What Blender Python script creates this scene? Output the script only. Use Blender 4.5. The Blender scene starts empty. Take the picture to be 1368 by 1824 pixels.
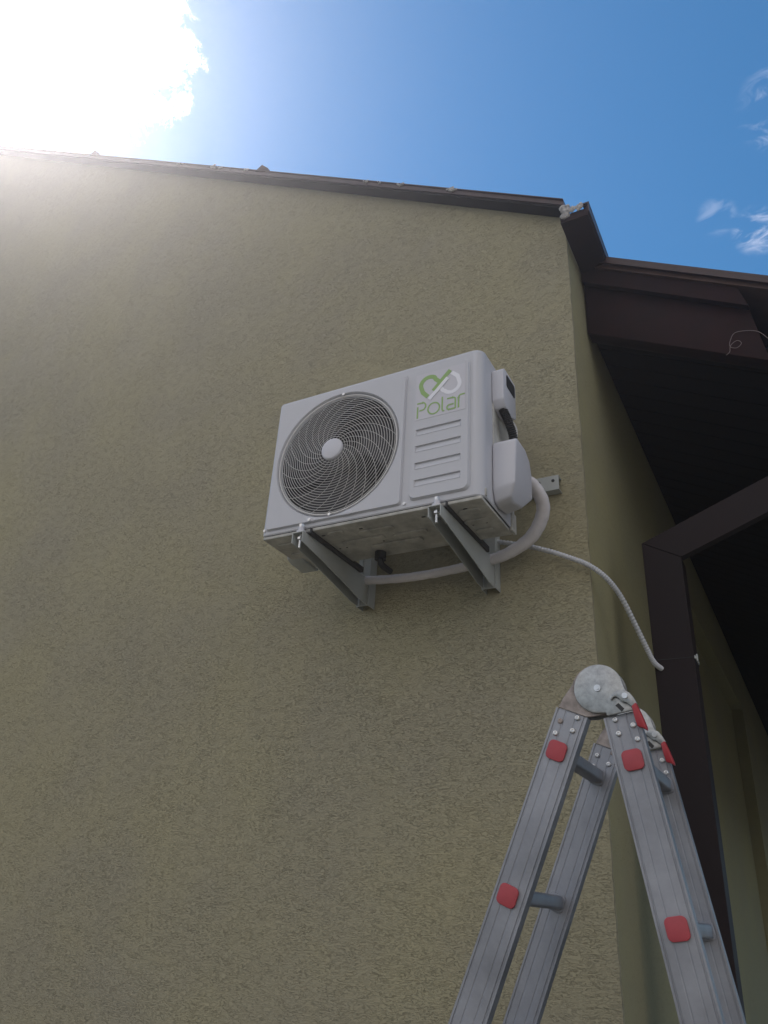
import bpy, bmesh, math, random
from mathutils import Vector, Matrix
random.seed(7)
PI = math.pi
scene = bpy.context.scene
COL = scene.collection

# ---------------------------------------------------------------- camera, sky, sun
# units: metres; the origin is the lower corner of the air conditioner, the ground lies 2.67 m below it
GZ = -2.67
SUN = Vector((-0.596, 0.205, 0.776)).normalized()
cd = bpy.data.cameras.new('camera'); cam = bpy.data.objects.new('camera', cd); COL.objects.link(cam)
rt = Vector((0.8653, 0.4931, 0.0)); 
yaw, pitch, roll = 0.5198, 0.47684, 0.06231
fw = Vector((-math.sin(yaw)*math.cos(pitch), math.cos(yaw)*math.cos(pitch), math.sin(pitch)))
rt = Vector((math.cos(yaw), math.sin(yaw), 0)); up = rt.cross(fw)
r2 = rt*math.cos(roll)+up*math.sin(roll); u2 = up*math.cos(roll)-rt*math.sin(roll)
cam.matrix_world = Matrix(((r2.x, u2.x, -fw.x, 1.549), (r2.y, u2.y, -fw.y, -1.881), (r2.z, u2.z, -fw.z, -1.116), (0, 0, 0, 1)))
cd.sensor_fit = 'VERTICAL'; cd.sensor_height = 36.0; cd.lens = 1384.275/1824*36.0
cd.clip_start = 0.05; cd.clip_end = 5000
scene.camera = cam
scene.view_settings.view_transform = 'Standard'; scene.view_settings.look = 'None'
scene.view_settings.exposure = 0.0; scene.view_settings.gamma = 1.0

world = bpy.data.worlds.new('World'); scene.world = world; world.use_nodes = True
nt = world.node_tree; N = nt.nodes; L = nt.links
for n in list(N): N.remove(n)
out = N.new('ShaderNodeOutputWorld'); bg = N.new('ShaderNodeBackground'); L.new(bg.outputs[0], out.inputs[0])
sky = N.new('ShaderNodeTexSky'); sky.sky_type = 'NISHITA'; sky.sun_disc = False
sky.sun_elevation = math.asin(SUN.z); sky.sun_rotation = math.atan2(SUN.x, SUN.y)
sky.altitude = 0; sky.air_density = 1.0; sky.dust_density = 0.0; sky.ozone_density = 2.0
bg.inputs[1].default_value = 0.15
def mth(op, a, b=None, c=None, clamp=False):
    n = N.new('ShaderNodeMath'); n.operation = op; n.use_clamp = clamp
    for i, v in enumerate((a, b, c)):
        if v is None: continue
        if isinstance(v, (int, float)): n.inputs[i].default_value = v
        else: L.new(v, n.inputs[i])
    return n.outputs[0]
tc = N.new('ShaderNodeTexCoord')
def wnoise(scale, detail, rough, dist=0.0):
    n = N.new('ShaderNodeTexNoise'); n.inputs['Scale'].default_value = scale; n.inputs['Detail'].default_value = detail
    n.inputs['Roughness'].default_value = rough; n.inputs['Distortion'].default_value = dist
    L.new(tc.outputs['Generated'], n.inputs['Vector']); return n.outputs['Fac']
def wdot(d):
    n = N.new('ShaderNodeVectorMath'); n.operation = 'DOT_PRODUCT'; L.new(tc.outputs['Generated'], n.inputs[0])
    n.inputs[1].default_value = Vector(d).normalized(); return n.outputs['Value']
def mrange(v, a, b, c=0.0, d=1.0):
    n = N.new('ShaderNodeMapRange'); n.clamp = True; n.interpolation_type = 'SMOOTHSTEP'
    L.new(v, n.inputs[0])
    for i, x in enumerate((a, b, c, d)): n.inputs[i+1].default_value = x
    return n.outputs[0]
n1 = wnoise(9, 9, 0.62, 0.3); n2 = wnoise(30, 7, 0.68, 0.4)
# the large bright cloud in front of the sun
edge = mth('ADD', mth('MULTIPLY', mth('SUBTRACT', n1, 0.5), 0.030), mth('MULTIPLY', mth('SUBTRACT', n2, 0.5), 0.024))
big = mrange(mth('ADD', wdot((-0.566, 0.216, 0.796)), edge), 0.9894, 0.9946)
big = mth('POWER', big, 1.8)
# thin torn wisps
mpw = N.new('ShaderNodeMapping'); mpw.inputs['Rotation'].default_value = (0.5, 0.3, 0.6); mpw.inputs['Scale'].default_value = (1.0, 1.0, 2.6)
L.new(tc.outputs['Generated'], mpw.inputs['Vector'])
nw = N.new('ShaderNodeTexNoise'); nw.inputs['Scale'].default_value = 22; nw.inputs['Detail'].default_value = 9; nw.inputs['Roughness'].default_value = 0.62
nw.inputs['Distortion'].default_value = 1.2; L.new(mpw.outputs[0], nw.inputs['Vector'])
torn = mrange(nw.outputs['Fac'], 0.44, 0.66)
def wisp(d, size, amp):
    return mth('MULTIPLY', mrange(wdot(d), 1-size, 1-size*0.1, 0, amp), torn)
w = mth('ADD', wisp((0.039, 0.721, 0.691), 0.00045, 0.55), wisp((0.086, 0.636, 0.767), 0.0014, 0.45))
w = mth('ADD', w, wisp((0.002, 0.703, 0.712), 0.0003, 0.25), None, True)
cloudc = N.new('ShaderNodeMix'); cloudc.data_type = 'RGBA'; L.new(w, cloudc.inputs[0])
hsv = N.new('ShaderNodeHueSaturation'); hsv.inputs['Saturation'].default_value = 1.30; hsv.inputs['Hue'].default_value = 0.492; L.new(sky.outputs[0], hsv.inputs['Color'])
L.new(hsv.outputs[0], cloudc.inputs[6]); cloudc.inputs[7].default_value = (5.2, 5.6, 7.0, 1)
c2 = N.new('ShaderNodeMix'); c2.data_type = 'RGBA'; L.new(big, c2.inputs[0]); L.new(cloudc.outputs[2], c2.inputs[6])
c2.inputs[7].default_value = (15, 15, 15.5, 1)
# unseen broken cloud, added behind the camera as fill light for the wall
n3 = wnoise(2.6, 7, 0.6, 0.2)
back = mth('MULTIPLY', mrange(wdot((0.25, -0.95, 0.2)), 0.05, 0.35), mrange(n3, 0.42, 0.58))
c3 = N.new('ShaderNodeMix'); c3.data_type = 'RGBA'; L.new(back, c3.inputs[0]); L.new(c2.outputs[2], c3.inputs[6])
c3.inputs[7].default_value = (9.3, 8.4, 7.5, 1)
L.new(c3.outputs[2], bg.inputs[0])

sl = bpy.data.lights.new('sun', 'SUN'); sl.energy = 5.0; sl.angle = math.radians(0.5); sl.color = (1.0, 0.96, 0.92)
so = bpy.data.objects.new('sun', sl); COL.objects.link(so); so.rotation_euler = SUN.to_track_quat('Z', 'Y').to_euler()
so.location = (-8, 4, 12)

# ---------------------------------------------------------------- materials
def mat(name, color, rough=0.6, metal=0.0, noise=None, bump=None, spec=0.5, coat=0.0):
    """noise=(scale, amount, detail), bump=(scale, strength, distance)"""
    m = bpy.data.materials.new(name); m.use_nodes = True
    t = m.node_tree; b = t.nodes['Principled BSDF']
    b.inputs['Base Color'].default_value = (*color, 1); b.inputs['Roughness'].default_value = rough
    b.inputs['Metallic'].default_value = metal; b.inputs['Specular IOR Level'].default_value = spec
    b.inputs['Coat Weight'].default_value = coat
    co = t.nodes.new('ShaderNodeTexCoord')
    if noise:
        nz = t.nodes.new('ShaderNodeTexNoise'); nz.inputs['Scale'].default_value = noise[0]; nz.inputs['Detail'].default_value = noise[2]
        nz.inputs['Roughness'].default_value = 0.65
        t.links.new(co.outputs['Object'], nz.inputs['Vector'])
        r = t.nodes.new('ShaderNodeValToRGB'); a = noise[1]
        r.color_ramp.elements[0].position = 0.3; r.color_ramp.elements[1].position = 0.7
        r.color_ramp.elements[0].color = (*[c*(1-a) for c in color], 1); r.color_ramp.elements[1].color = (*[min(1, c*(1+a)) for c in color], 1)
        t.links.new(nz.outputs['Fac'], r.inputs[0]); t.links.new(r.outputs[0], b.inputs['Base Color'])
        rr = t.nodes.new('ShaderNodeMapRange'); rr.inputs[3].default_value = max(0.05, rough-0.1); rr.inputs[4].default_value = min(1, rough+0.12)
        t.links.new(nz.outputs['Fac'], rr.inputs[0]); t.links.new(rr.outputs[0], b.inputs['Roughness'])
    if bump:
        nb = t.nodes.new('ShaderNodeTexNoise'); nb.inputs['Scale'].default_value = bump[0]; nb.inputs['Detail'].default_value = 4
        t.links.new(co.outputs['Object'], nb.inputs['Vector'])
        bp = t.nodes.new('ShaderNodeBump'); bp.inputs['Strength'].default_value = bump[1]; bp.inputs['Distance'].default_value = bump[2]
        t.links.new(nb.outputs['Fac'], bp.inputs['Height']); t.links.new(bp.outputs[0], b.inputs['Normal'])
    return m

def plaster(name, color, groove_dir, strength):
    """scratched mineral render: short, dark, mostly horizontal grooves between smoother patches"""
    m = bpy.data.materials.new(name); m.use_nodes = True
    t = m.node_tree; n = t.nodes; l = t.links; b = n['Principled BSDF']; b.inputs['Roughness'].default_value = 0.92
    b.inputs['Specular IOR Level'].default_value = 0.15
    co = n.new('ShaderNodeTexCoord')
    def mp(sc, rot=(0, 0, 0)):
        q = n.new('ShaderNodeMapping'); q.inputs['Scale'].default_value = sc; q.inputs['Rotation'].default_value = rot
        l.new(co.outputs['Object'], q.inputs['Vector']); return q.outputs[0]
    def nz(vec, sc, det, ro=0.55, dist=0.0):
        q = n.new('ShaderNodeTexNoise'); q.inputs['Scale'].default_value = sc; q.inputs['Detail'].default_value = det
        q.inputs['Roughness'].default_value = ro; q.inputs['Distortion'].default_value = dist; l.new(vec, q.inputs['Vector']); return q.outputs['Fac']
    def m2(op, a, c, clamp=False):
        q = n.new('ShaderNodeMath'); q.operation = op; q.use_clamp = clamp
        for i, v in enumerate((a, c)):
            if isinstance(v, (int, float)): q.inputs[i].default_value = v
            else: l.new(v, q.inputs[i])
        return q.outputs[0]
    def rng(v, a, c, d=0.0, e=1.0):
        q = n.new('ShaderNodeMapRange'); q.clamp = True; q.interpolation_type = 'SMOOTHSTEP'; l.new(v, q.inputs[0])
        for i, x in enumerate((a, c, d, e)): q.inputs[i+1].default_value = x
        return q.outputs[0]
    sx, sz = groove_dir
    long_ = nz(mp((sx, sx, sz), (0, 0.05, 0)), 1.0, 2.0, 0.5, 0.5)     # stretched cells
    groove = rng(m2('ABSOLUTE', m2('SUBTRACT', long_, 0.47), 0), 0.0, 0.040, 1.0, 0.0)  # thin level lines of the noise
    patch = rng(nz(mp((1, 1, 1.8)), 22.0, 3.0), 0.40, 0.58)             # where the tool caught
    groove = m2('MULTIPLY', groove, rng(nz(mp((1, 1, 1)), 3.2, 4.0, 0.6), 0.30, 0.68, 0.45, 1.0))
    groove = m2('MULTIPLY', groove, m2('ADD', m2('MULTIPLY', patch, 0.72), 0.28))
    grain = nz(mp((1, 1, 1)), 260.0, 3.0)
    soft = nz(mp((sx*0.6, sx*0.6, sz*0.5)), 1.0, 4.0)
    h = m2('ADD', m2('MULTIPLY', groove, -1.0), m2('ADD', m2('MULTIPLY', grain, 0.25), m2('MULTIPLY', soft, 0.15)))
    bp = n.new('ShaderNodeBump'); bp.inputs['Strength'].default_value = strength; bp.inputs['Distance'].default_value = 0.008
    l.new(h, bp.inputs['Height']); l.new(bp.outputs[0], b.inputs['Normal'])
    big = nz(mp((1, 1, 1)), 1.3, 5.0, 0.6)
    c0 = n.new('ShaderNodeMix'); c0.data_type = 'RGBA'; l.new(rng(big, 0.3, 0.7), c0.inputs[0])
    c0.inputs[6].default_value = (color[0]*0.95, color[1]*0.95, color[2]*1.00, 1); c0.inputs[7].default_value = (color[0]*1.06, color[1]*1.05, color[2]*0.97, 1)
    c1 = n.new('ShaderNodeMix'); c1.data_type = 'RGBA'; l.new(m2('MULTIPLY', groove, 0.32), c1.inputs[0])
    l.new(c0.outputs[2], c1.inputs[6]); c1.inputs[7].default_value = (*[c*0.33 for c in color], 1)
    l.new(c1.outputs[2], b.inputs['Base Color'])
    return m

M = {}
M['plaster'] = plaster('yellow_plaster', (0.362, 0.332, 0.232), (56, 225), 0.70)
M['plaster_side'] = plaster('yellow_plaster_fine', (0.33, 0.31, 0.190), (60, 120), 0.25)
M['brown_metal'] = mat('brown_sheet_metal', (0.038, 0.015, 0.014), 0.4, 0.0, (14, 0.3, 4))
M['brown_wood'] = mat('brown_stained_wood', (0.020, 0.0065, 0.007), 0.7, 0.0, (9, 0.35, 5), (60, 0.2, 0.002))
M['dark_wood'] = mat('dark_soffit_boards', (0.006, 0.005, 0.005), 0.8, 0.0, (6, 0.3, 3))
M['post'] = mat('anthracite_brown_paint', (0.016, 0.010, 0.011), 0.6, 0.0, (5, 0.15, 3))
M['tile'] = mat('brown_roof_tile', (0.10, 0.055, 0.045), 0.7, 0.0, (7, 0.3, 4))
M['mortar'] = mat('crumbled_mortar', (0.42, 0.40, 0.39), 0.95, 0.0, (60, 0.5, 4), (150, 0.8, 0.004))
M['white'] = mat('white_coated_steel', (0.54, 0.545, 0.585), 0.5, 0.0, (3, 0.03, 4))
M['white_base'] = mat('galvanised_base', (0.44, 0.43, 0.40), 0.6, 0.0, (14, 0.38, 6))
M['white_plastic'] = mat('white_plastic', (0.60, 0.60, 0.65), 0.5, 0.0, (5, 0.03, 3))
M['grille'] = mat('grey_wire', (0.60, 0.59, 0.58), 0.45)
M['dark_in'] = mat('dark_interior', (0.016, 0.016, 0.018), 0.9)
M['blade'] = mat('grey_fan_blade', (0.04, 0.04, 0.043), 0.6)
M['black'] = mat('black_rubber', (0.02, 0.02, 0.022), 0.55)
M['bracket'] = mat('light_grey_bracket_paint', (0.42, 0.44, 0.43), 0.5, 0.0, (8, 0.08, 4))
M['zinc'] = mat('zinc_plated_steel', (0.62, 0.63, 0.64), 0.33, 0.9, (30, 0.18, 5))
M['hinge'] = mat('galvanised_hinge_steel', (0.36, 0.375, 0.38), 0.42, 0.8, (70, 0.30, 8), (70, 0.12, 0.001))
M['hinge_worn'] = mat('rust_stained_hinge_steel', (0.30, 0.26, 0.24), 0.55, 0.55, (28, 0.55, 5))
M['alu'] = mat('brushed_aluminium', (0.305, 0.312, 0.340), 0.5, 0.7, (10, 0.2, 6))
M['red'] = mat('faded_red_plastic', (0.40, 0.055, 0.07), 0.55, 0.0, (30, 0.08, 3))
M['red_lever'] = mat('red_lever_plastic', (0.36, 0.02, 0.03), 0.45)
M['hose'] = mat('white_wrap_tape', (0.68, 0.65, 0.67), 0.6, 0.0, (20, 0.08, 3), (90, 0.25, 0.002))
M['conduit'] = mat('light_grey_conduit', (0.56, 0.57, 0.60), 0.5)
M['green'] = mat('green_print', (0.27, 0.43, 0.14), 0.5)
M['print_white'] = mat('white_print', (0.80, 0.80, 0.86), 0.5)
M['sticker'] = mat('pale_sticker', (0.570, 0.562, 0.610), 0.45)
M['wire'] = mat('thin_pale_wire', (0.25, 0.20, 0.20), 0.5)
M['ground'] = mat('grey_paving', (0.12, 0.11, 0.085), 0.9, 0.0, (1.5, 0.25, 6), (12, 0.4, 0.02))
for k_ in ('brown_wood', 'dark_wood', 'post'): M[k_].node_tree.nodes['Principled BSDF'].inputs['Specular IOR Level'].default_value = 0.2
M['door'] = mat('dark_frame', (0.10, 0.10, 0.075), 0.6)

# brushed look along the ladder stiles: stretch the noise
# ---------------------------------------------------------------- helpers
def finish(o, bm, ang=32):
    bmesh.ops.recalc_face_normals(bm, faces=bm.faces)
    for f in bm.faces: f.smooth = True
    for e in bm.edges:
        e.smooth = len(e.link_faces) == 2 and e.calc_face_angle(0) < math.radians(ang)
def obj(name, bm, m, parent=None, ang=32):
    me = bpy.data.meshes.new(name); finish(None, bm, ang); bm.to_mesh(me); bm.free()
    o = bpy.data.objects.new(name, me); COL.objects.link(o)
    if isinstance(m, (list, tuple)):
        for x in m: me.materials.append(x)
    else: me.materials.append(m)
    if parent:
        o.parent = parent
        root = parent
        loc = Vector((0, 0, 0))
        while root is not None: loc += root.location; root = root.parent
        o.data.transform(Matrix.Translation(-loc))      # meshes are modelled in world metres
    return o
def thing(name, label, cat, loc=(0, 0, 0), group=None):
    o = bpy.data.objects.new(name, None); COL.objects.link(o); o.location = loc; o.empty_display_size = 0.1
    o['label'] = label; o['category'] = cat
    if group: o['group'] = group
    return o
def tag(o, label, cat, group=None):
    o['label'] = label; o['category'] = cat
    if group: o['group'] = group
    return o
def B(): return bmesh.new()
def box(bm, a, b, bev=0.0, seg=2, mi=0):
    x0, y0, z0 = a; x1, y1, z1 = b
    v = [bm.verts.new(p) for p in ((x0,y0,z0),(x1,y0,z0),(x1,y1,z0),(x0,y1,z0),(x0,y0,z1),(x1,y0,z1),(x1,y1,z1),(x0,y1,z1))]
    fs = [bm.faces.new([v[i] for i in q]) for q in ((0,3,2,1),(4,5,6,7),(0,1,5,4),(1,2,6,5),(2,3,7,6),(3,0,4,7))]
    for f in fs: f.material_index = mi
    if bev:
        es = list({e for f in fs for e in f.edges})
        bmesh.ops.bevel(bm, geom=es, offset=bev, segments=seg, profile=0.5, affect='EDGES')
def prism(bm, pts, axis, a, b, bev=0.0, seg=2):
    """closed polygon pts (2-D) extruded along axis from a to b. axis 0: (y,z), 1: (x,z), 2: (x,y)"""
    def P(p, t):
        return {0: (t, p[0], p[1]), 1: (p[0], t, p[1]), 2: (p[0], p[1], t)}[axis]
    A = [bm.verts.new(P(p, a)) for p in pts]; C = [bm.verts.new(P(p, b)) for p in pts]
    n = len(pts); fs = [bm.faces.new(A), bm.faces.new(C[::-1])]
    for i in range(n): fs.append(bm.faces.new((A[i], C[i], C[(i+1) % n], A[(i+1) % n])))
    bmesh.ops.recalc_face_normals(bm, faces=fs)
    if bev:
        es = list({e for f in fs for e in f.edges})
        bmesh.ops.bevel(bm, geom=es, offset=bev, segments=seg, profile=0.5, affect='EDGES')
def tube(bm, pts, r, seg=8, closed=False, squash=None, caps=True):
    pts = [Vector(p) for p in pts]; n = len(pts)
    rs = r if isinstance(r, (list, tuple)) else [r]*n
    rings = []; prev = None
    for i, p in enumerate(pts):
        if closed: t = pts[(i+1) % n]-pts[i-1]
        else: t = pts[min(i+1, n-1)]-pts[max(i-1, 0)]
        t.normalize()
        if prev is None:
            ref = Vector((0, 0, 1)) if abs(t.z) < 0.9 else Vector((0, 1, 0))
            u = t.cross(ref).normalized()
        else: u = (prev-t*prev.dot(t)).normalized()
        prev = u; w = t.cross(u)
        rings.append([bm.verts.new(p+(u*math.cos(a)+w*math.sin(a)*(squash or 1))*rs[i]) for a in [2*PI*k/seg for k in range(seg)]])
    m = n if closed else n-1
    for i in range(m):
        A, C = rings[i], rings[(i+1) % n]
        for k in range(seg): bm.faces.new((A[k], A[(k+1) % seg], C[(k+1) % seg], C[k]))
    if not closed and caps: bm.faces.new(rings[0][::-1]); bm.faces.new(rings[-1])
def cyl(bm, c, r, axis, a, b, seg=24, bev=0.0):
    """disc/cylinder, c is the 2-D centre across the axis"""
    prism(bm, [(c[0]+r*math.cos(2*PI*k/seg), c[1]+r*math.sin(2*PI*k/seg)) for k in range(seg)], axis, a, b)
def rrect(x0, z0, x1, z1, r, seg=5):
    o = []
    for cx, cz, a0 in ((x1-r, z1-r, 0), (x0+r, z1-r, 90), (x0+r, z0+r, 180), (x1-r, z0+r, 270)):
        for k in range(seg+1):
            a = math.radians(a0+90*k/seg); o.append((cx+r*math.cos(a), cz+r*math.sin(a)))
    return o
def spline(pts, n=10):
    P = [Vector(p) for p in pts]; P = [P[0]*2-P[1]]+P+[P[-1]*2-P[-2]]; o = []
    for i in range(1, len(P)-2):
        a, b, c, d = P[i-1:i+3]
        for k in range(n):
            t = k/n; o.append(0.5*((2*b)+(c-a)*t+(2*a-5*b+4*c-d)*t*t+(3*b-a-3*c+d)*t**3))
    o.append(P[-2]); return o

# ---------------------------------------------------------------- ground
bm = B(); s = 400
v = [bm.verts.new(p) for p in ((-s, -s, GZ), (s, -s, GZ), (s, s, GZ), (-s, s, GZ))]; bm.faces.new(v)
g = obj('ground', bm, M['ground']); g['kind'] = 'structure'

# ---------------------------------------------------------------- house
WX, WY = 0.994, 0.46            # the visible corner of the house
S = 0.637                       # roof slope (rise per metre)
RX, EX = -4.9, 1.007            # ridge and verge end
def rz(x, base=1.518): return base+S*(EX-x)
house = thing('house', 'yellow rendered house with dark brown roof edges and a covered porch at its side', 'house', (WX, WY, GZ))
# gable wall
bm = B()
XL = -10.8
prism(bm, [(XL, GZ-0.3)]+[(WX-0.001+random.uniform(-0.0016, 0.0016), GZ-0.28+0.035*k) for k in range(int((rz(WX)-GZ+0.24)/0.035))]+[(WX, rz(WX)-0.002), (RX, rz(RX)-0.002), (XL, rz(RX)+S*(XL-RX))], 1, WY, WY+0.018)
obj('gable_wall', bm, M['plaster'], house)
# side wall with a shallow niche
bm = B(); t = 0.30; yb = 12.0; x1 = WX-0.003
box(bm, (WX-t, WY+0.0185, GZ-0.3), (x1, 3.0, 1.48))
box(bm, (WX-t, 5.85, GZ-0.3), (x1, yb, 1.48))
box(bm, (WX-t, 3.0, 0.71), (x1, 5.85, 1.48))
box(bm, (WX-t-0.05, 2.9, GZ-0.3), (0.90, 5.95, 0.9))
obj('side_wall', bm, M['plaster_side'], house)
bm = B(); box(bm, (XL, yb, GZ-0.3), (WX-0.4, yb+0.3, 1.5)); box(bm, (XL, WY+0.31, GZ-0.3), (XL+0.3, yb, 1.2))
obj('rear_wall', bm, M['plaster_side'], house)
# roof slabs
roof = None
bm = B(); y0, y1 = 0.413, yb+0.4; th = 0.026
prism(bm, [(EX, rz(EX)+0.004), (EX, rz(EX)+th), (RX, rz(RX)+th), (2*RX-EX, rz(EX)+th), (2*RX-EX, rz(EX)+0.004), (RX, rz(RX)+0.004)], 1, y0, y1)
roof = obj('roof', bm, M['tile'], house)
# sheet-metal verge trim along the gable: angle profile
bm = B()
n = 6; xs = [EX+(RX-EX)*k/n for k in range(n+1)]
for a, b in zip(xs[:-1], xs[1:]):
    a2 = a; b2 = b+0.004
    prism(bm, [(a2, rz(a2)+0.0), (a2, rz(a2)+0.026), (b2, rz(b2)+0.026), (b2, rz(b2)+0.0)], 1, 0.396, 0.411)
    prism(bm, [(a2, rz(a2)+0.027), (a2, rz(a2)+0.032), (b2, rz(b2)+0.032), (b2, rz(b2)+0.027)], 1, 0.390, 0.45)
verge = obj('verge_trim', bm, M['brown_metal'], roof)
# soffit board below the verge
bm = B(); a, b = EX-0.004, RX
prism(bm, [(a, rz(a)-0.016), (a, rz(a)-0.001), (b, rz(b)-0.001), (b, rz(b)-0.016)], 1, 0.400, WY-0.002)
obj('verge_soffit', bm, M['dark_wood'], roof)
# mortar crumbs on the verge trim
bm = B()
for x, w_ in ((-1.42, 0.045), (-1.08, 0.07), (-0.83, 0.03), (0.02, 0.02), (0.22, 0.03), (0.48, 0.06), (0.10, 0.015)):
    for k in range(5):
        bm = B(); px = x+random.uniform(-w_, w_)*0.6; s_ = random.uniform(0.3, 1)*w_*0.35; zc = rz(px)+0.026+random.uniform(-0.008, 0.006)
        box(bm, (px-s_, 0.388, zc-0.004), (px+s_, 0.3955, zc+0.004), 0.0015, 1); obj('mortar_crumb', bm, M['mortar'], verge)
# raised tile ends that show above the verge
for x in (-0.70, -2.39, -1.55, -3.2):
    if x in (-1.55, -3.2): continue
    bm = B(); z = rz(x)+0.03
    prism(bm, [(x-0.05, z+0.02), (x+0.05, z-0.032), (x+0.045, z-0.005), (x-0.005, z+0.050)], 1, 0.390, 0.52)
    obj('raised_tile', bm, M['brown_wood'], roof)
# eave box with crumbled mortar end
bm = B()
box(bm, (WX+0.001, 0.372, 1.392), (1.107, 12.2, 1.400))
box(bm, (1.095, 0.372, 1.401), (1.107, 12.2, 1.448))
box(bm, (WX+0.001, 0.372, 1.401), (1.094, 0.384, 1.430))
eave = obj('eave_box', bm, M['brown_wood'], house)
bm = B(); box(bm, (1.088, 0.366, 1.449), (1.114, 12.2, 1.456)); box(bm, (1.108, 0.366, 1.404), (1.113, 12.2, 1.4485))
obj('gutter_edge', bm, M['brown_metal'], eave)
bm = B()
random.seed(3)
for k in range(26):
    x = random.uniform(1.006, 1.03); z = random.uniform(1.42, 1.478); r = random.uniform(0.006, 0.014)
    y = random.uniform(0.366, 0.375)
    m4 = Matrix.Translation((x, y, z)) @ Matrix.Rotation(random.uniform(0, 3), 4, 'Y') @ Matrix.Diagonal((r*1.3, r*0.7, r, 1))
    bmesh.ops.create_icosphere(bm, subdivisions=1, radius=1, matrix=m4)
for k in range(22):
    x = random.uniform(1.03, 1.085); z = random.uniform(1.435, 1.452); r = random.uniform(0.005, 0.011)
    m4 = Matrix.Translation((x, 0.366, z)) @ Matrix.Rotation(random.uniform(0, 3), 4, 'Y') @ Matrix.Diagonal((r*1.6, r*0.6, r, 1))
    bmesh.ops.create_icosphere(bm, subdivisions=1, radius=1, matrix=m4)
obj('broken_mortar', bm, M['mortar'], eave, 10)

# porch roof: same slope, set back from the gable
PS = 0.60
def pz(x): return 1.475-PS*(x-1.0)
PX0, PX1 = WX+0.002, 3.0
porch = None
bm = B()
prism(bm, [(PX0, pz(PX0)-0.012), (PX1, pz(PX1)-0.012), (PX1, pz(PX1)-0.05), (PX0, pz(PX0)-0.05)], 1, 0.66, 12.0)
porch = obj('porch_roof', bm, M['tile'], house)
bm = B()
prism(bm, [(PX0, pz(PX0)-0.010), (PX1, pz(PX1)-0.010), (PX1, pz(PX1)+0.002), (PX0, pz(PX0)+0.002)], 1, 0.640, 0.72)
prism(bm, [(PX0, pz(PX0)-0.034), (PX1, pz(PX1)-0.034), (PX1, pz(PX1)-0.0105), (PX0, pz(PX0)-0.0105)], 1, 0.640, 0.650)
obj('verge_trim', bm, M['brown_metal'], porch)
bm = B()    # upper verge board, cut square at its end
prism(bm, [(PX0, pz(PX0)-0.052), (1.575, pz(1.575)-0.052), (1.60, pz(1.60)-0.135), (PX0, pz(PX0)-0.135)], 1, 0.672, 0.70)
obj('verge_board', bm, M['brown_wood'], porch)
bm = B()    # rafter
prism(bm, [(PX0, pz(PX0)-0.12), (1.60, pz(1.60)-0.12), (1.635, pz(1.635)-0.36), (PX0, 1.085)], 1, 0.705, 0.775, 0.004)
obj('rafter', bm, M['brown_wood'], porch)
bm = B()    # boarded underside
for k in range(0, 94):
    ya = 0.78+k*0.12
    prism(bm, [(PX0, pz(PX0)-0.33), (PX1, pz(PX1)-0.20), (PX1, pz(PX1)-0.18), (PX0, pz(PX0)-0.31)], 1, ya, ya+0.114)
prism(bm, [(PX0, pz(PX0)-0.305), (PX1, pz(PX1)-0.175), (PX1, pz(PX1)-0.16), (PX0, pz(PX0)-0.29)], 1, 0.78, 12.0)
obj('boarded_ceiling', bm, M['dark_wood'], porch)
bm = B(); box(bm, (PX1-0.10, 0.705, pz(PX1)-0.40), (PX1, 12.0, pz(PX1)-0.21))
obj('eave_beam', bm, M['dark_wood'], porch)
# porch post and slanted brace, mitred together
bm = B(); prism(bm, [(1.118, GZ), (1.243, GZ), (1.243, 0.0268), (1.118, 0.0992)], 1, 0.72, 0.81, 0.001, 1)
post = obj('post', bm, M['post'], house)
bm = B(); prism(bm, [(1.119, 0.100), (1.2445, 0.0275), (2.25, 0.435), (2.12, 0.512)], 1, 0.72, 0.755, 0.001, 1)
obj('brace', bm, M['post'], house)
bm = B(); box(bm, (1.2435, 0.722, -0.330), (1.247, 0.80, -0.320)); box(bm, (1.2471, 0.735, -0.335), (1.252, 0.745, -0.312), 0.001)
obj('pipe_clip', bm, M['bracket'], post)
bm = B(); box(bm, (1.116, 0.7185, -0.3265), (1.2435, 0.83, -0.3250)); obj('joint_seam', bm, M['black'], post)
bm = B(); box(bm, (2.86, 0.72, GZ), (2.98, 0.84, pz(2.9)-0.36)); obj('post', bm, M['post'], house)

# ---------------------------------------------------------------- air conditioner
ac = thing('air_conditioner', 'white outdoor air conditioning unit with round fan grille on brackets high on the yellow wall', 'air conditioner', (0.402, 0.14, 0))
W, D, H = 0.804, 0.275, 0.55
FC, FR = (0.274, 0.2665), 0.2435
def holed(bm, outer, c, r, y, seg=96):
    """flat face at y between polygon outer (convex) and a circle"""
    n = len(outer)
    ang = sorted(set([round(2*PI*k/seg, 6) for k in range(seg)]+[round(math.atan2(p[1]-c[1], p[0]-c[0]) % (2*PI), 6) for p in outer]))
    def hit(a):
        d = (math.cos(a), math.sin(a)); best = None
        for i in range(n):
            p, q = outer[i], outer[(i+1) % n]; ex, ez = q[0]-p[0], q[1]-p[1]
            den = d[0]*ez-d[1]*ex
            if abs(den) < 1e-12: continue
            t = ((p[0]-c[0])*ez-(p[1]-c[1])*ex)/den; s = ((p[0]-c[0])*d[1]-(p[1]-c[1])*d[0])/den
            if t > 0 and -1e-6 <= s <= 1+1e-6 and (best is None or t < best): best = t
        return (c[0]+d[0]*best, c[1]+d[1]*best)
    I = [bm.verts.new((c[0]+r*math.cos(a), y, c[1]+r*math.sin(a))) for a in ang]
    O = [bm.verts.new((hit(a)[0], y, hit(a)[1])) for a in ang]
    m = len(ang)
    for i in range(m): bm.faces.new((I[i], O[i], O[(i+1) % m], I[(i+1) % m]))
    return I, O
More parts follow.
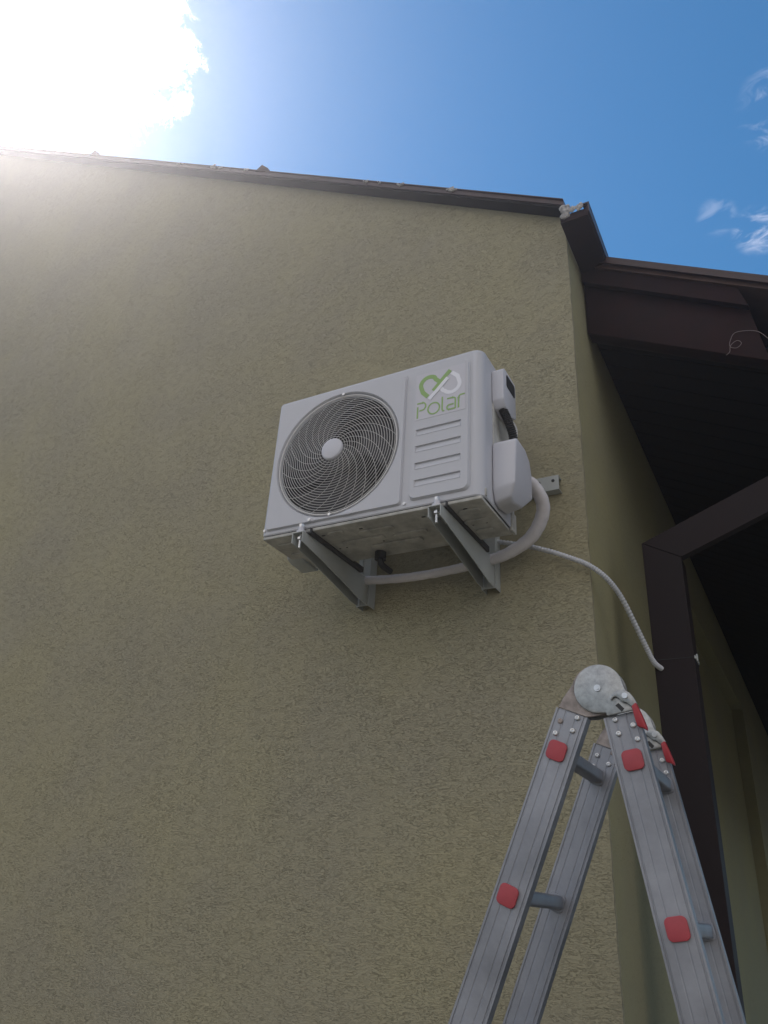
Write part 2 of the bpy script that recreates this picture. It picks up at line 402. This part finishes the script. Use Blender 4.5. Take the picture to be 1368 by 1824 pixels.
def loft(bm, A, pts):
    C = [bm.verts.new(p) for p in pts]; m = len(A)
    for i in range(m): bm.faces.new((A[i], C[i], C[(i+1) % m], A[(i+1) % m]))
    return C
# casing: a sleeve with rounded corners and a front that has the fan opening
bm = B()
R_ = 0.032
outl = [(0.0, D), (0.0, 0.012)]+[(0.012-0.012*math.cos(a), 0.012-0.012*math.sin(a)) for a in (PI/8, PI/4, 3*PI/8)]+[(0.012, 0.0)]
arc = [(W-R_+R_*math.sin(a), R_-R_*math.cos(a)) for a in [PI/2*k/8 for k in range(9)]]
right = arc+[(W, D)]
zs = [0.0, 0.004, H-0.012, H-0.004, H]; ins = [0.003, 0.0, 0.0, 0.003, 0.010]
def ringpts(path, z, inset):
    o = []
    for x, y in path:
        cx, cy = W/2, D/2
        o.append((x+(inset if x < cx else -inset), y+inset if y < cy else y, z))
    return o
full = outl+right
rows = [[bm.verts.new(p) for p in ringpts(full, z, i)] for z, i in zip(zs, ins)]
k0 = len(outl)-1
for a, b in zip(rows[:-1], rows[1:]):
    for i in range(len(full)-1):
        if i == k0 and a is rows[1]: continue      # the front opening, filled below
        bm.faces.new((a[i], a[i+1], b[i+1], b[i]))
    bm.faces.new((a[-1], a[0], b[0], b[-1]))
bm.faces.new(rows[-1])
holed(bm, [(0.012, 0.004), (W-R_, 0.004), (W-R_, H-0.012), (0.012, H-0.012)], FC, FR+0.006, 0.0)
casing = obj('casing', bm, M['white'], ac, 25)
# raised fan panel
bm = B()
x0, z0, x1, z1 = 0.020, 0.019, 0.529, 0.514
def with_notches(pts): return pts
po = rrect(x0, z0, x1, z1, 0.012, 4)
I, O = holed(bm, po, FC, FR, -0.009)
loft(bm, O, [(v.co.x+(0.004 if v.co.x > 0.27 else -0.004), -0.0005, v.co.z+(0.004 if v.co.z > 0.27 else -0.004)) for v in O])
C = loft(bm, I, [(FC[0]+(v.co.x-FC[0])*0.992, -0.006, FC[1]+(v.co.z-FC[1])*0.992) for v in I])
C = loft(bm, C, [(FC[0]+(v.co.x-FC[0])*0.985, 0.004, FC[1]+(v.co.z-FC[1])*0.985) for v in C])
C = loft(bm, C, [(FC[0]+(v.co.x-FC[0])*0.950, 0.004, FC[1]+(v.co.z-FC[1])*0.950) for v in C])
rim = [(v.co.x, v.co.z) for v in C]
fan_panel = obj('fan_panel', bm, M['white'], ac, 25)
bm = B(); A_ = [bm.verts.new((x, 0.0042, z)) for x, z in rim]; loft(bm, A_, [(x, 0.11, z) for x, z in rim])
obj('fan_shroud', bm, M['dark_in'], ac)
bm = B()    # little embossed bumps where the panel edge is notched for screws
for cx in (0.345, 0.194):
    bm = B(); prism(bm, [(cx-0.022, 0.0165), (cx+0.020, 0.0165), (cx+0.008, 0.033), (cx-0.008, 0.033)], 1, -0.0112, -0.0015, 0.0015)
    obj('screw_boss', bm, M['white'], fan_panel)
# raised service panel on the right with four pressed slots
bm = B()
def frus(bm, pts, y_a, y_b, grow):
    cx = sum(p[0] for p in pts)/len(pts); cz = sum(p[1] for p in pts)/len(pts)
    A = [bm.verts.new((p[0], y_b, p[1])) for p in pts]
    Cc = [bm.verts.new((p[0]+(grow if p[0] > cx else -grow), y_a, p[1]+(grow if p[1] > cz else -grow))) for p in pts]
    n = len(pts)
    for i in range(n): bm.faces.new((A[i], Cc[i], Cc[(i+1) % n], A[(i+1) % n]))
    return A
SX0, SX1 = 0.577, 0.735
slots = [(0.253, 0.277), (0.191, 0.215), (0.128, 0.152), (0.066, 0.090)]
px0, pz0, px1, pz1, yp = 0.563, 0.027, 0.758, 0.510, -0.010
outer = rrect(px0, pz0, px1, pz1, 0.020, 5)
frus(bm, outer, -0.0005, yp, 0.005)
# face built from strips so the slots are real recesses
def quad(bm, p): bm.faces.new([bm.verts.new(q) for q in p])
cur = slots[0][1]
top = [p for p in outer if p[1] >= cur]; top = sorted(top, key=lambda p: math.atan2(p[1]-cur, p[0]-0.66))
bm.faces.new([bm.verts.new((x, yp, z)) for x, z in [(px1, cur)]+top+[(px0, cur)]])
lowz = slots[-1][0]
bot = [p for p in outer if p[1] <= lowz]; bot = sorted(bot, key=lambda p: math.atan2(p[1]-lowz, p[0]-0.66))
bm.faces.new([bm.verts.new((x, yp, z)) for x, z in [(px0, lowz)]+bot+[(px1, lowz)]])
for i, (a, b) in enumerate(slots):
    quad(bm, [(px0, yp, a), (SX0, yp, a), (SX0, yp, b), (px0, yp, b)])
    quad(bm, [(SX1, yp, a), (px1, yp, a), (px1, yp, b), (SX1, yp, b)])
    if i < 3:
        c = slots[i+1][1]; quad(bm, [(px0, yp, c), (px1, yp, c), (px1, yp, a), (px0, yp, a)])
    yi = yp+0.0065
    quad(bm, [(SX0, yp, b), (SX1, yp, b), (SX1-0.003, yi, b-0.001), (SX0+0.003, yi, b-0.001)])
    quad(bm, [(SX0+0.003, yi, b-0.001), (SX1-0.003, yi, b-0.001), (SX1-0.003, yp+0.001, a+0.001), (SX0+0.003, yp+0.001, a+0.001)])
    quad(bm, [(SX0+0.003, yp+0.001, a+0.001), (SX1-0.003, yp+0.001, a+0.001), (SX1, yp-0.001, a), (SX0, yp-0.001, a)])
    quad(bm, [(SX0, yp, b), (SX0+0.003, yi, b-0.001), (SX0+0.003, yp+0.001, a+0.001), (SX0, yp, a)])
    quad(bm, [(SX1, yp, b), (SX1-0.003, yi, b-0.001), (SX1-0.003, yp+0.001, a+0.001), (SX1, yp, a)])
bmesh.ops.remove_doubles(bm, verts=bm.verts, dist=0.0002)
service = obj('service_panel', bm, M['white'], ac, 20)
# sticker with emblem and word
YS = -0.0108
bm = B(); prism(bm, rrect(0.572, 0.312, 0.750, 0.494, 0.003, 2), 1, YS, yp-0.0003)
stk = obj('sticker', bm, M['sticker'], service)
def stroke(bm, pts, w, y, th=0.0006, cap=False):
    P = [Vector((p[0], p[1])) for p in pts]; n = len(P); Lp, Rp = [], []
    for i in range(n):
        t = (P[min(i+1, n-1)]-P[max(i-1, 0)]).normalized(); nn = Vector((-t.y, t.x))
        if 0 < i < n-1:
            t0 = (P[i]-P[i-1]).normalized(); nn0 = Vector((-t0.y, t0.x)); k = 1/max(0.5, nn.dot(nn0))
        else: k = 1
        Lp.append(P[i]+nn*w/2*k); Rp.append(P[i]-nn*w/2*k)
    for i in range(n-1):
        q = [Lp[i], Lp[i+1], Rp[i+1], Rp[i]]
        A = [bm.verts.new((v.x, y, v.y)) for v in q]; bm.faces.new(A)
        Bk = [bm.verts.new((v.x, y+th, v.y)) for v in q]
        for j in range(4): bm.faces.new((A[j], Bk[j], Bk[(j+1) % 4], A[(j+1) % 4]))
def arcp(cx, cz, rx, rz_, a0, a1, n=14):
    return [(cx+rx*math.cos(math.radians(a0+(a1-a0)*k/n)), cz+rz_*math.sin(math.radians(a0+(a1-a0)*k/n))) for k in range(n+1)]
bm = B()   # green half of the emblem: a long diagonal and a loop like a heart's left lobe
stroke(bm, [(0.696, 0.480), (0.676, 0.459), (0.636, 0.414)], 0.0150, YS-0.0012)
stroke(bm, [(0.660, 0.443), (0.644, 0.459)]+arcp(0.6205, 0.446, 0.0300, 0.0290, 52, 205, 16)+[(0.598, 0.418), (0.617, 0.396)], 0.0150, YS-0.0007)
obj('green_emblem', bm, M['green'], stk)
bm = B()
stroke(bm, [(0.622, 0.384), (0.650, 0.412), (0.688, 0.452)], 0.0135, YS-0.0018)
stroke(bm, [(0.660, 0.424), (0.672, 0.405)]+arcp(0.7005, 0.420, 0.0290, 0.0290, 215, 385, 16)+[(0.722, 0.450), (0.700, 0.470)], 0.0135, YS-0.0005)
obj('white_emblem', bm, M['print_white'], stk)
bm = B(); tw = 0.0052; yl = YS-0.0007
zt, zb = 0.377, 0.325
# P
stroke(bm, [(0.5815, zb-0.006), (0.5815, 0.364)], tw, yl)
stroke(bm, [(0.579, 0.377), (0.598, 0.377)]+arcp(0.598, 0.3625, 0.0125, 0.0145, 90, -90, 10)+[(0.588, 0.348)], tw, yl)
# o
stroke(bm, arcp(0.6395, 0.3445, 0.0205, 0.0215, 0, 360, 28), tw, yl)
# l
stroke(bm, [(0.6695, 0.380), (0.6695, 0.331), (0.672, 0.3255), (0.6775, 0.324)], tw, yl)
# a
stroke(bm, [(0.6865, 0.368), (0.704, 0.368)]+arcp(0.704, 0.360, 0.0115, 0.008, 90, 0, 5)+[(0.7155, 0.3235)], tw, yl)
stroke(bm, [(0.7155, 0.3245), (0.694, 0.3245)]+arcp(0.694, 0.3335, 0.0075, 0.009, 270, 90, 8)+[(0.710, 0.3425)], tw, yl-0.0003)
# r
stroke(bm, [(0.7265, 0.323), (0.7265, 0.360)]+arcp(0.736, 0.360, 0.0095, 0.0115, 180, 90, 5)+[(0.748, 0.3715)], tw, yl)
obj('word', bm, M['green'], stk)
# grille: domed rings and spiral spokes
DOME = 0.030
def gy(r): return -0.004-DOME*(1-(r/0.232)**2)*0.93
gr_m = B()
nr = 21
for k in range(nr):
    r = 0.050+(0.226-0.050)*k/(nr-1)
    tube(gr_m, [(FC[0]+r*math.cos(a), gy(r), FC[1]+r*math.sin(a)) for a in [2*PI*i/72 for i in range(72)]], 0.00105, 5, True)
tube(gr_m, [(FC[0]+0.232*math.cos(a), -0.003, FC[1]+0.232*math.sin(a)) for a in [2*PI*i/72 for i in range(72)]], 0.0035, 6, True)
grille = obj('fan_grille', gr_m, M['grille'], ac, 60)
bm = B()
ns = 22
for k in range(ns):
    a0 = 2*PI*k/ns; pts = []
    for i in range(15):
        t = i/14; r = 0.036+(0.230-0.036)*t; a = a0-math.radians(78)*t**0.85
        pts.append((FC[0]+r*math.cos(a), gy(r)+0.0025, FC[1]+r*math.sin(a)))
    tube(bm, pts, 0.00095, 4)
obj('spiral_spokes', bm, M['grille'], grille, 60)
bm = B()
cap = [(0.0, gy(0)-0.009), (0.030, gy(0)-0.0085), (0.038, gy(0)-0.006), (0.0415, gy(0)-0.001), (0.0415, gy(0)+0.006)]
prev = None
for r, y in cap[1:]:
    ring = [bm.verts.new((FC[0]+r*math.cos(2*PI*i/40), y, FC[1]+r*math.sin(2*PI*i/40))) for i in range(40)]
    if prev is None: bm.faces.new(ring)
    else:
        for i in range(40): bm.faces.new((prev[i], ring[i], ring[(i+1) % 40], prev[(i+1) % 40]))
    prev = ring
obj('hub_cap', bm, M['white_plastic'], grille)
# fan and dark interior
bm = B()
for k in range(3):
    a0 = 2*PI*k/3+0.5; rows_ = []
    for i in range(8):
        t = i/7; r = 0.045+0.170*t; row = []
        for j in range(9):
            u = j/8; a = a0+math.radians(15+75*(u-0.5)*(1+0.35*t)-25*t)
            row.append(bm.verts.new((FC[0]+r*math.cos(a), 0.035+0.055*u, FC[1]+r*math.sin(a))))
        rows_.append(row)
    for A, C in zip(rows_[:-1], rows_[1:]):
        for j in range(8): bm.faces.new((A[j], A[j+1], C[j+1], C[j]))
cyl(bm, FC, 0.05, 1, 0.035, 0.10, 32)
bmesh.ops.solidify(bm, geom=[f for f in bm.faces if len(f.verts) == 4 and f.calc_area() < 0.003], thickness=0.0)if False else None
obj('fan', bm, M['blade'], ac)
bm = B(); box(bm, (0.03, 0.12, 0.02), (0.535, 0.13, 0.53)); obj('condenser', bm, M['dark_in'], ac)
# screws
def screw(parent, x, z, y, r=0.0052):
    bm = B(); cyl(bm, (x, z), r, 1, y-0.0035, y, 14); cyl(bm, (x, z), r*0.45, 1, y-0.0042, y-0.0036, 6)
    return obj('screw', bm, M['zinc'], parent)
for x, z, y in ((0.006, 0.020, -0.0002), (0.194, 0.0225, -0.0113), (0.539, 0.018, -0.0002), (0.281, 0.5035, -0.0092), (0.270, 0.0290, -0.0092)):
    screw(ac, x+0.004, z, y)
# base pan with pressed shapes and feet
bm = B()
box(bm, (0.004, 0.004, -0.012), (W-0.006, D-0.004, -0.0005), 0.003)
for (a, b, c, d) in ((0.24, 0.03, 0.30, 0.055), (0.34, 0.06, 0.47, 0.09), (0.25, 0.11, 0.41, 0.14), (0.44, 0.12, 0.56, 0.15), (0.33, 0.17, 0.52, 0.20),
                     (0.70, 0.05, 0.77, 0.08), (0.69, 0.12, 0.77, 0.15), (0.70, 0.19, 0.76, 0.22), (0.03, 0.05, 0.12, 0.08), (0.03, 0.13, 0.11, 0.17)):
    prism(bm, rrect(a, b, c, d, 0.011, 3), 2, -0.0175, -0.0115, 0.002, 1)
base = obj('base_pan', bm, M['white_base'], ac)
bm = B()
for x in (0.185, 0.212, 0.355, 0.58, 0.675, 0.72): 
    bm = B(); prism(bm, rrect(x, 0.045, x+0.014, 0.053, 0.003, 2), 2, -0.0126, -0.012); obj('drain_slot', bm, M['black'], base)
    bm = B(); prism(bm, rrect(x+0.03, 0.155, x+0.037, 0.162, 0.003, 2), 2, -0.0126, -0.012); obj('drain_slot', bm, M['black'], base)
for x in (0.175, 0.66):
    bm = B(); box(bm, (x+0.008, -0.006, -0.0235), (x+0.03, 0.345, -0.0180), 0.001, 1); box(bm, (x+0.026, -0.006, -0.0178), (x+0.030, 0.345, -0.004))
    obj('mounting_foot', bm, M['blade'], ac)
# black drain elbow
bm = B(); cyl(bm, (0.335, 0.235), 0.020, 2, -0.040, -0.0125, 20); tube(bm, spline([(0.335, 0.235, -0.035), (0.338, 0.24, -0.055), (0.345, 0.262, -0.064), (0.350, 0.285, -0.066)], 4), 0.011, 10)
obj('drain_elbow', bm, M['black'], ac)
# rounded cover low at the left rear
bm = B(); prism(bm, [(0.165, -0.001), (0.285, -0.001), (0.285, -0.018), (0.27, -0.024), (0.20, -0.020), (0.175, -0.012)], 0, -0.012, 0.05, 0.003)
obj('coil_guard', bm, M['bracket'], ac)
# service side: recessed panel, terminal cover, valve cover, cable
bm = B(); box(bm, (W-0.0005, 0.085, 0.20), (W+0.004, 0.255, 0.50), 0.001, 1)
obj('side_plate', bm, M['white_base'], ac)
bm = B()
prism(bm, [(0.078, 0.385), (0.078, 0.500), (0.092, 0.514), (0.190, 0.514), (0.198, 0.500), (0.198, 0.372), (0.150, 0.352), (0.095, 0.360)], 0, W+0.001, 0.846, 0.005, 2)
tcov = obj('terminal_cover', bm, M['white_plastic'], ac)
bm = B(); prism(bm, rrect(0.105, 0.448, 0.186, 0.498, 0.01, 3), 0, 0.8462, 0.8470); obj('grip_recess', bm, M['dark_in'], tcov)
bm = B()
vpts = [(0.074, 0.052), (0.074, 0.215), (0.088, 0.228), (0.165, 0.228), (0.205, 0.205), (0.222, 0.160), (0.222, 0.075), (0.190, 0.020), (0.120, 0.006), (0.090, 0.014)]
prism(bm, vpts, 0, W+0.001, 0.885, 0.008, 3)
for v in bm.verts:       # lower nose tapers in
    if v.co.x > 0.85 and v.co.z < 0.07: v.co.x -= 0.028*(0.07-v.co.z)/0.06; v.co.z += 0.010
obj('valve_cover', bm, M['white_plastic'], ac)
bm = B()
c = spline([(0.830, 0.110, 0.365), (0.842, 0.125, 0.325), (0.848, 0.150, 0.285), (0.842, 0.178, 0.245), (0.835, 0.200, 0.205)], 14)
tube(bm, c, [0.0155 if i % 2 else 0.0125 for i in range(len(c))], 12)
obj('cable_sleeve', bm, M['black'], ac)
bm = B(); c = spline([(0.832, 0.165, 0.36), (0.845, 0.190, 0.33), (0.838, 0.200, 0.27), (0.835, 0.215, 0.22)], 8)
tube(bm, c, 0.006, 8); obj('power_cable', bm, M['grille'], ac)
bm = B(); box(bm, (W-0.004, 0.238, -0.012), (W+0.006, 0.277, 0.055), 0.002); obj('corner_flange', bm, M['white_base'], ac); bm = B(); box(bm, (W-0.002, 0.02, 0.006), (W+0.0025, 0.03, 0.03), 0.001)
obj('corner_flange', bm, M['white_base'], ac)

# ---------------------------------------------------------------- wall bracket
br = thing('wall_bracket', 'grey steel wall bracket carrying the air conditioner, rail with two tapered arms', 'bracket', (0.4, 0.42, -0.03))
bm = B()
box(bm, (-0.03, 0.424, 0.212), (0.915, 0.427, 0.268)); box(bm, (-0.03, 0.4275, 0.212), (0.915, 0.4585, 0.215)); box(bm, (-0.03, 0.4275, 0.265), (0.915, 0.4585, 0.268))
rail = obj('rail', bm, M['bracket'], br)
bm = B()
for x in (0.845, 0.895):
    bm = B(); cyl(bm, (x, 0.248), 0.006, 1, 0.4230, 0.4238, 12); obj('rail_hole', bm, M['black'], rail)
for ax in (0.150, 0.640):
    bm = B(); w2 = 0.045; x0, x1 = ax-0.006, ax-0.006+w2+0.006
    box(bm, (x0, 0.412, -0.125), (x1, 0.4145, 0.23)); box(bm, (x0, 0.4150, -0.125), (x0+0.0025, 0.4585, 0.23)); box(bm, (x1-0.0025, 0.4150, -0.125), (x1, 0.4585, 0.23))
    box(bm, (x0+0.014, 0.4095, -0.12), (x0+0.018, 0.4118, 0.20))
    leg = obj('leg', bm, M['bracket'], br)
    # arm: tapered channel, open below
    bm = B(); zt_ = -0.024; y0 = -0.030; yw = 0.4085
    low = [(yw, zt_-0.100), (0.36, zt_-0.099), (0.25, zt_-0.079), (0.12, zt_-0.058), (0.02, zt_-0.044), (y0, zt_-0.038)]
    prof = [(y0, zt_), (yw, zt_)]+low
    for xa in (ax, ax+0.042-0.0025): prism(bm, prof, 0, xa, xa+0.0025)
    box(bm, (ax+0.0026, y0, zt_-0.003), (ax+0.0394, yw, zt_-0.0005))
    arm = obj('arm', bm, M['bracket'], br)
    bm = B(); cx, cy = ax+0.021, -0.012
    cyl(bm, (cx, cy), 0.0045, 2, -0.075, 0.010, 10); cyl(bm, (cx, cy), 0.010, 2, -0.046, -0.038, 6); cyl(bm, (cx, cy), 0.009, 2, 0.0, 0.010, 6)
    bolt = obj('bolt', bm, M['zinc'], arm)
    bm = B(); cyl(bm, (cx, cy), 0.016, 2, -0.0235, -0.0165, 20); cyl(bm, (cx, cy), 0.010, 2, -0.016, -0.001, 20)
    obj('washer', bm, M['white_plastic'], bolt)

# ---------------------------------------------------------------- hose and conduit
pts = [(0.832, 0.205, 0.165), (0.848, 0.24, 0.166), (0.873, 0.27, 0.151), (0.889, 0.31, 0.108), (0.873, 0.34, 0.063), (0.825, 0.365, 0.013), (0.745, 0.378, -0.022),
       (0.657, 0.385, -0.036), (0.527, 0.385, -0.049), (0.374, 0.385, -0.052), (0.233, 0.390, -0.040), (0.150, 0.395, -0.024), (0.09, 0.42, 0.02), (0.06, 0.45, 0.05)]
c = spline(pts, 8); n = len(c)
bm = B(); tube(bm, c, [0.024-0.008*min(1, max(0, (i/n-0.35)/0.25))+0.0012*((i % 4)/3-0.5) for i in range(n)], 16, squash=0.85)
tag(obj('insulated_hose', bm, M['hose']), 'thick white taped pipe looping from the air conditioner down behind its brackets', 'hose')
pts = [(0.45, 0.452, 0.095), (0.597, 0.44, 0.076), (0.671, 0.44, 0.061), (0.776, 0.435, 0.026), (0.866, 0.425, -0.014), (0.948, 0.425, -0.056), (0.999, 0.435, -0.085),
       (1.04, 0.47, -0.12), (1.067, 0.53, -0.163), (1.089, 0.60, -0.233), (1.109, 0.66, -0.302), (1.122, 0.69, -0.341), (1.138, 0.722, -0.355)]
c = spline(pts, 34)
bm = B(); tube(bm, c, [0.0090 if (i % 4) < 2 else 0.0075 for i in range(len(c))], 12)
tag(obj('corrugated_conduit', bm, M['conduit']), 'thin pale corrugated conduit curving round the house corner to the dark post', 'conduit')
bm = B(); c = spline([(1.66, 0.703, 0.80), (1.642, 0.70, 0.829), (1.608, 0.70, 0.876), (1.542, 0.70, 0.893), (1.518, 0.70, 0.862), (1.514, 0.70, 0.834), (1.535, 0.70, 0.822), (1.553, 0.70, 0.838), (1.540, 0.698, 0.853), (1.516, 0.698, 0.838), (1.509, 0.70, 0.812), (1.495, 0.70, 0.800)], 6)
tube(bm, c, 0.0010, 5)
tag(obj('loose_wire', bm, M['wire']), 'thin loose wire curling in a loop against the brown porch rafter', 'wire')

# ---------------------------------------------------------------- folding ladder
HC = Vector((1.173, 0, -0.686))           # hinge axis (x, z)
lad = thing('folding_ladder', 'aluminium folding ladder standing open with red caps and red hinge levers', 'ladder', (1.1, -0.14, GZ))
DL = Vector((-0.377, 0, -0.926)).normalized(); DR = Vector((0.172, 0, -0.985)).normalized()
TL = Vector((1.115, 0, -0.7285)); TR = Vector((1.2115, 0, -0.7385))
SW, ST = 0.068, 0.026
YN, YF = -0.300, 0.010                    # camera-side faces of the near and the far stiles
def along(o, d, u, w):                    # point u metres down the leg, w across
    n = Vector((-d.z, 0, d.x))            # across, to the right of a downward direction
    if n.x < 0: n = -n
    return o+d*u+n*w
def stile(top, d, y, length, flip):
    # extruded profile with three shallow grooves on each broad face
    prof = []
    h = SW/2
    g = [(-h, 0), (-h+0.004, 0), (-h+0.005, 0.0015), (-h+0.007, 0.0015), (-h+0.008, 0)]
    for c_ in (-0.0115, 0.0115): g += [(c_-0.0018, 0), (c_-0.0008, 0.0007), (c_+0.0008, 0.0007), (c_+0.0018, 0)]
    g += [(h-0.008, 0), (h-0.007, 0.0015), (h-0.005, 0.0015), (h-0.004, 0), (h, 0)]
    prof = [(w_, y+t_) for w_, t_ in g]+[(w_, y+ST-t_) for w_, t_ in reversed(g)]
    bm = B(); rings = []
    for u in [0.0]+[length*k/12 for k in range(1, 13)]:
        rings.append([bm.verts.new((along(top, d, u, w_).x, yy, along(top, d, u, w_).z)) for w_, yy in prof])
    n = len(prof)
    for A, C in zip(rings[:-1], rings[1:]):
        for i in range(n): bm.faces.new((A[i], C[i], C[(i+1) % n], A[(i+1) % n]))
    bm.faces.new(rings[0]); bm.faces.new(rings[-1])
    return obj('stile', bm, M['alu'], lad, 20)
def cap_(p, d, y):
    bm = B(); pts = []
    for x_, z_ in rrect(-0.0195, -0.0195, 0.0195, 0.0195, 0.010, 5):
        q = along(p, d, z_, x_); pts.append((q.x, q.z))
    prism(bm, pts, 1, y-0.006, y-0.0004, 0.0015, 2)
    return obj('end_cap', bm, M['red'], lad)
def rivet(parent, x, z, y, m=None, r=0.0056):
    bm = B(); prev = None                 # domed head with a dimple
    for rr, dy in ((r, -0.0002), (r, -0.0022), (r*0.8, -0.0036), (r*0.5, -0.0040), (r*0.38, -0.0030), (r*0.1, -0.0028)):
        ring = [bm.verts.new((x+rr*math.cos(2*PI*k/14), y+dy, z+rr*math.sin(2*PI*k/14))) for k in range(14)]
        if prev:
            for k in range(14): bm.faces.new((prev[k], ring[k], ring[(k+1) % 14], prev[(k+1) % 14]))
        prev = ring
    bm.faces.new(prev)
    return obj('rivet', bm, m or random.choice((M['zinc'], M['zinc'], M['hinge_worn'])), parent)
LEGS = []
RIV = (((0.0247, -0.017), (0.0074, 0.015), (0.051, -0.018), (0.0347, 0.014)), ((0.0085, -0.012), (0.0262, 0.0193), (0.036, -0.0119), (0.0538, 0.0205)))
FAR = Vector((-0.005, 0, -0.012))         # the far frame sits a touch lower
for side, (top, d) in enumerate(((TL, DL), (TR, DR))):
    ln = (top.z-GZ-0.02)/(-d.z)
    for y in (YN, YF):
        tp = top+(FAR if y == YF else Vector((0, 0, 0)))
        st = stile(tp, d, y, ln-(0.013 if y == YF else 0), side); LEGS.append(st)
        for k, (u, w_) in enumerate(RIV[side]):
            q = along(tp, d, u, w_); rivet(st, q.x, q.z, y)
        q = along(top, d, ln, 0)          # rubber foot
        bm = B(); box(bm, (q.x-0.042, y-0.006, GZ), (q.x+0.042, y+ST+0.006, GZ+0.05), 0.006)
        obj('rubber_foot', bm, M['black'], lad)
    u = 0.0835 if side == 0 else 0.090
    w0 = -0.0035 if side == 0 else 0.002
    while u < ln-0.12:
        q = along(top, d, u, w0)
        cap_(q, d, YN)
        bm = B(); ht, wd = 0.014, 0.016
        pr = []
        for x_, z_ in rrect(-wd, -ht, wd, ht, 0.006, 3):
            qq = q+Vector((x_, 0, z_)); pr.append((qq.x, qq.z))
        prism(bm, pr, 1, YN+ST, YF-0.0004)
        obj('rung', bm, M['alu'], lad)
        bm = B(); pr = []
        for x_, z_ in rrect(-0.0185, -0.0185, 0.0185, 0.0185, 0.009, 3):
            qq = along(q, d, z_, x_); pr.append((qq.x, qq.z))
        prism(bm, pr, 1, YF-0.0045, YF-0.0003, 0.001, 1); obj('rung_collar', bm, M['alu'], lad)
        u += 0.288
# hinges
def hinge(dy):
    def yy(v): return v+dy
    bm = B()
    # lower plate, belongs to the left leg: disc and tongue
    cx, cz = 1.171, -0.688; pts = []
    a_ = [math.radians(t) for t in range(-62, 172, 9)]
    pts = [(cx+0.053*math.cos(a), cz+0.053*math.sin(a)) for a in a_]+[(1.100, -0.698), (1.0885, -0.7175), (1.1445, -0.7405), (1.160, -0.741)]
    prism(bm, pts, 1, yy(-0.3035), yy(-0.3005), 0.001, 1)
    a = obj('hinge_plate', bm, M['hinge_worn'], lad); 
    bm = B(); prism(bm, pts, 1, yy(-0.2745), yy(-0.2715)); obj('hinge_plate', bm, M['hinge'], lad)
    # upper plate, disc and tongue of the right leg
    cx, cz = 1.1745, -0.6865
    pts = [(cx+0.0495*math.cos(math.radians(t)), cz+0.0495*math.sin(math.radians(t))) for t in range(8, 276, 8)]
    pts += [(1.182, -0.7365), (1.187, -0.7365), (1.1878, -0.7425), (1.2435, -0.7335), (1.2425, -0.728), (1.2385, -0.710), (1.2270, -0.692)]
    prism(bm:=B(), pts, 1, yy(-0.3110), yy(-0.3042), 0.0016, 2)
    h = obj('hinge_disc', bm, M['hinge'], lad)
    bm = B(); cyl(bm, (1.173, -0.686), 0.0068, 1, yy(-0.3140), yy(-0.3112), 20); cyl(bm, (1.173, -0.686), 0.0040, 1, yy(-0.3158), yy(-0.3142), 16)
    obj('axle_pin', bm, M['zinc'], h)
    bm = B()   # dark slot
    prism(bm, [(1.2060, -0.7235), (1.2125, -0.7185), (1.2230, -0.7305), (1.2175, -0.7365)], 1, yy(-0.3116), yy(-0.3111)); obj('latch_slot', bm, M['black'], h)
    bm = B()   # locking lever: curved hook, pivot and shank
    lp = [(1.1965, -0.7085), (1.2020, -0.7010), (1.2110, -0.6960), (1.2240, -0.6945), (1.2360, -0.7000), (1.2440, -0.7110), (1.2495, -0.7230), (1.2440, -0.7320), (1.2370, -0.7270), (1.2290, -0.7200),
          (1.2210, -0.7180), (1.2150, -0.7105), (1.2085, -0.7065), (1.2030, -0.7095), (1.2000, -0.7140)]
    prism(bm, lp, 1, yy(-0.3180), yy(-0.3122), 0.0012, 2)
    lv = obj('lever', bm, M['hinge'], h)
    bm = B(); cyl(bm, (1.2275, -0.7070), 0.0058, 1, yy(-0.3212), yy(-0.3182), 18); obj('rivet', bm, M['zinc'], lv)
    bm = B()   # red grip
    rp = [(1.2390, -0.7280), (1.2480, -0.7220), (1.2570, -0.7470), (1.2640, -0.7700), (1.2635, -0.7760), (1.2560, -0.7705), (1.2470, -0.7680), (1.2430, -0.7520)]
    prism(bm, rp, 1, yy(-0.3225), yy(-0.3060), 0.002, 2)
    obj('lever_grip', bm, M['red_lever'], lv)
    return h
hinge(0.0)
old = set(lad.children); hinge_far = hinge(YF-YN)
for o in lad.children:
    if o not in old: o.location += FAR
# inner round cores between the plates so the hinges are solid
for dy in (0.0, YF-YN):
    bm = B(); cyl(bm, (1.1725+(FAR.x if dy else 0), -0.687+(FAR.z if dy else 0)), 0.047, 1, -0.3003+dy, -0.2748+dy, 40); obj('hinge_core', bm, M['hinge_worn'], lad)

# ---------------------------------------------------------------- sunlit air volume added to imitate veiling lens glare
bm = B(); box(bm, (-420, -420, GZ-1.0), (420, 420, 6.2))
m = bpy.data.materials.new('glare_volume'); m.use_nodes = True; t = m.node_tree; t.nodes.remove(t.nodes['Principled BSDF'])
pv = t.nodes.new('ShaderNodeVolumePrincipled'); pv.inputs['Color'].default_value = (0.95, 0.92, 0.96, 1)
pv.inputs['Density'].default_value = 0.0105; pv.inputs['Anisotropy'].default_value = 0.82
t.links.new(pv.outputs[0], t.nodes['Material Output'].inputs['Volume'])
hz = obj('glare_haze', bm, m); hz['kind'] = 'stuff'
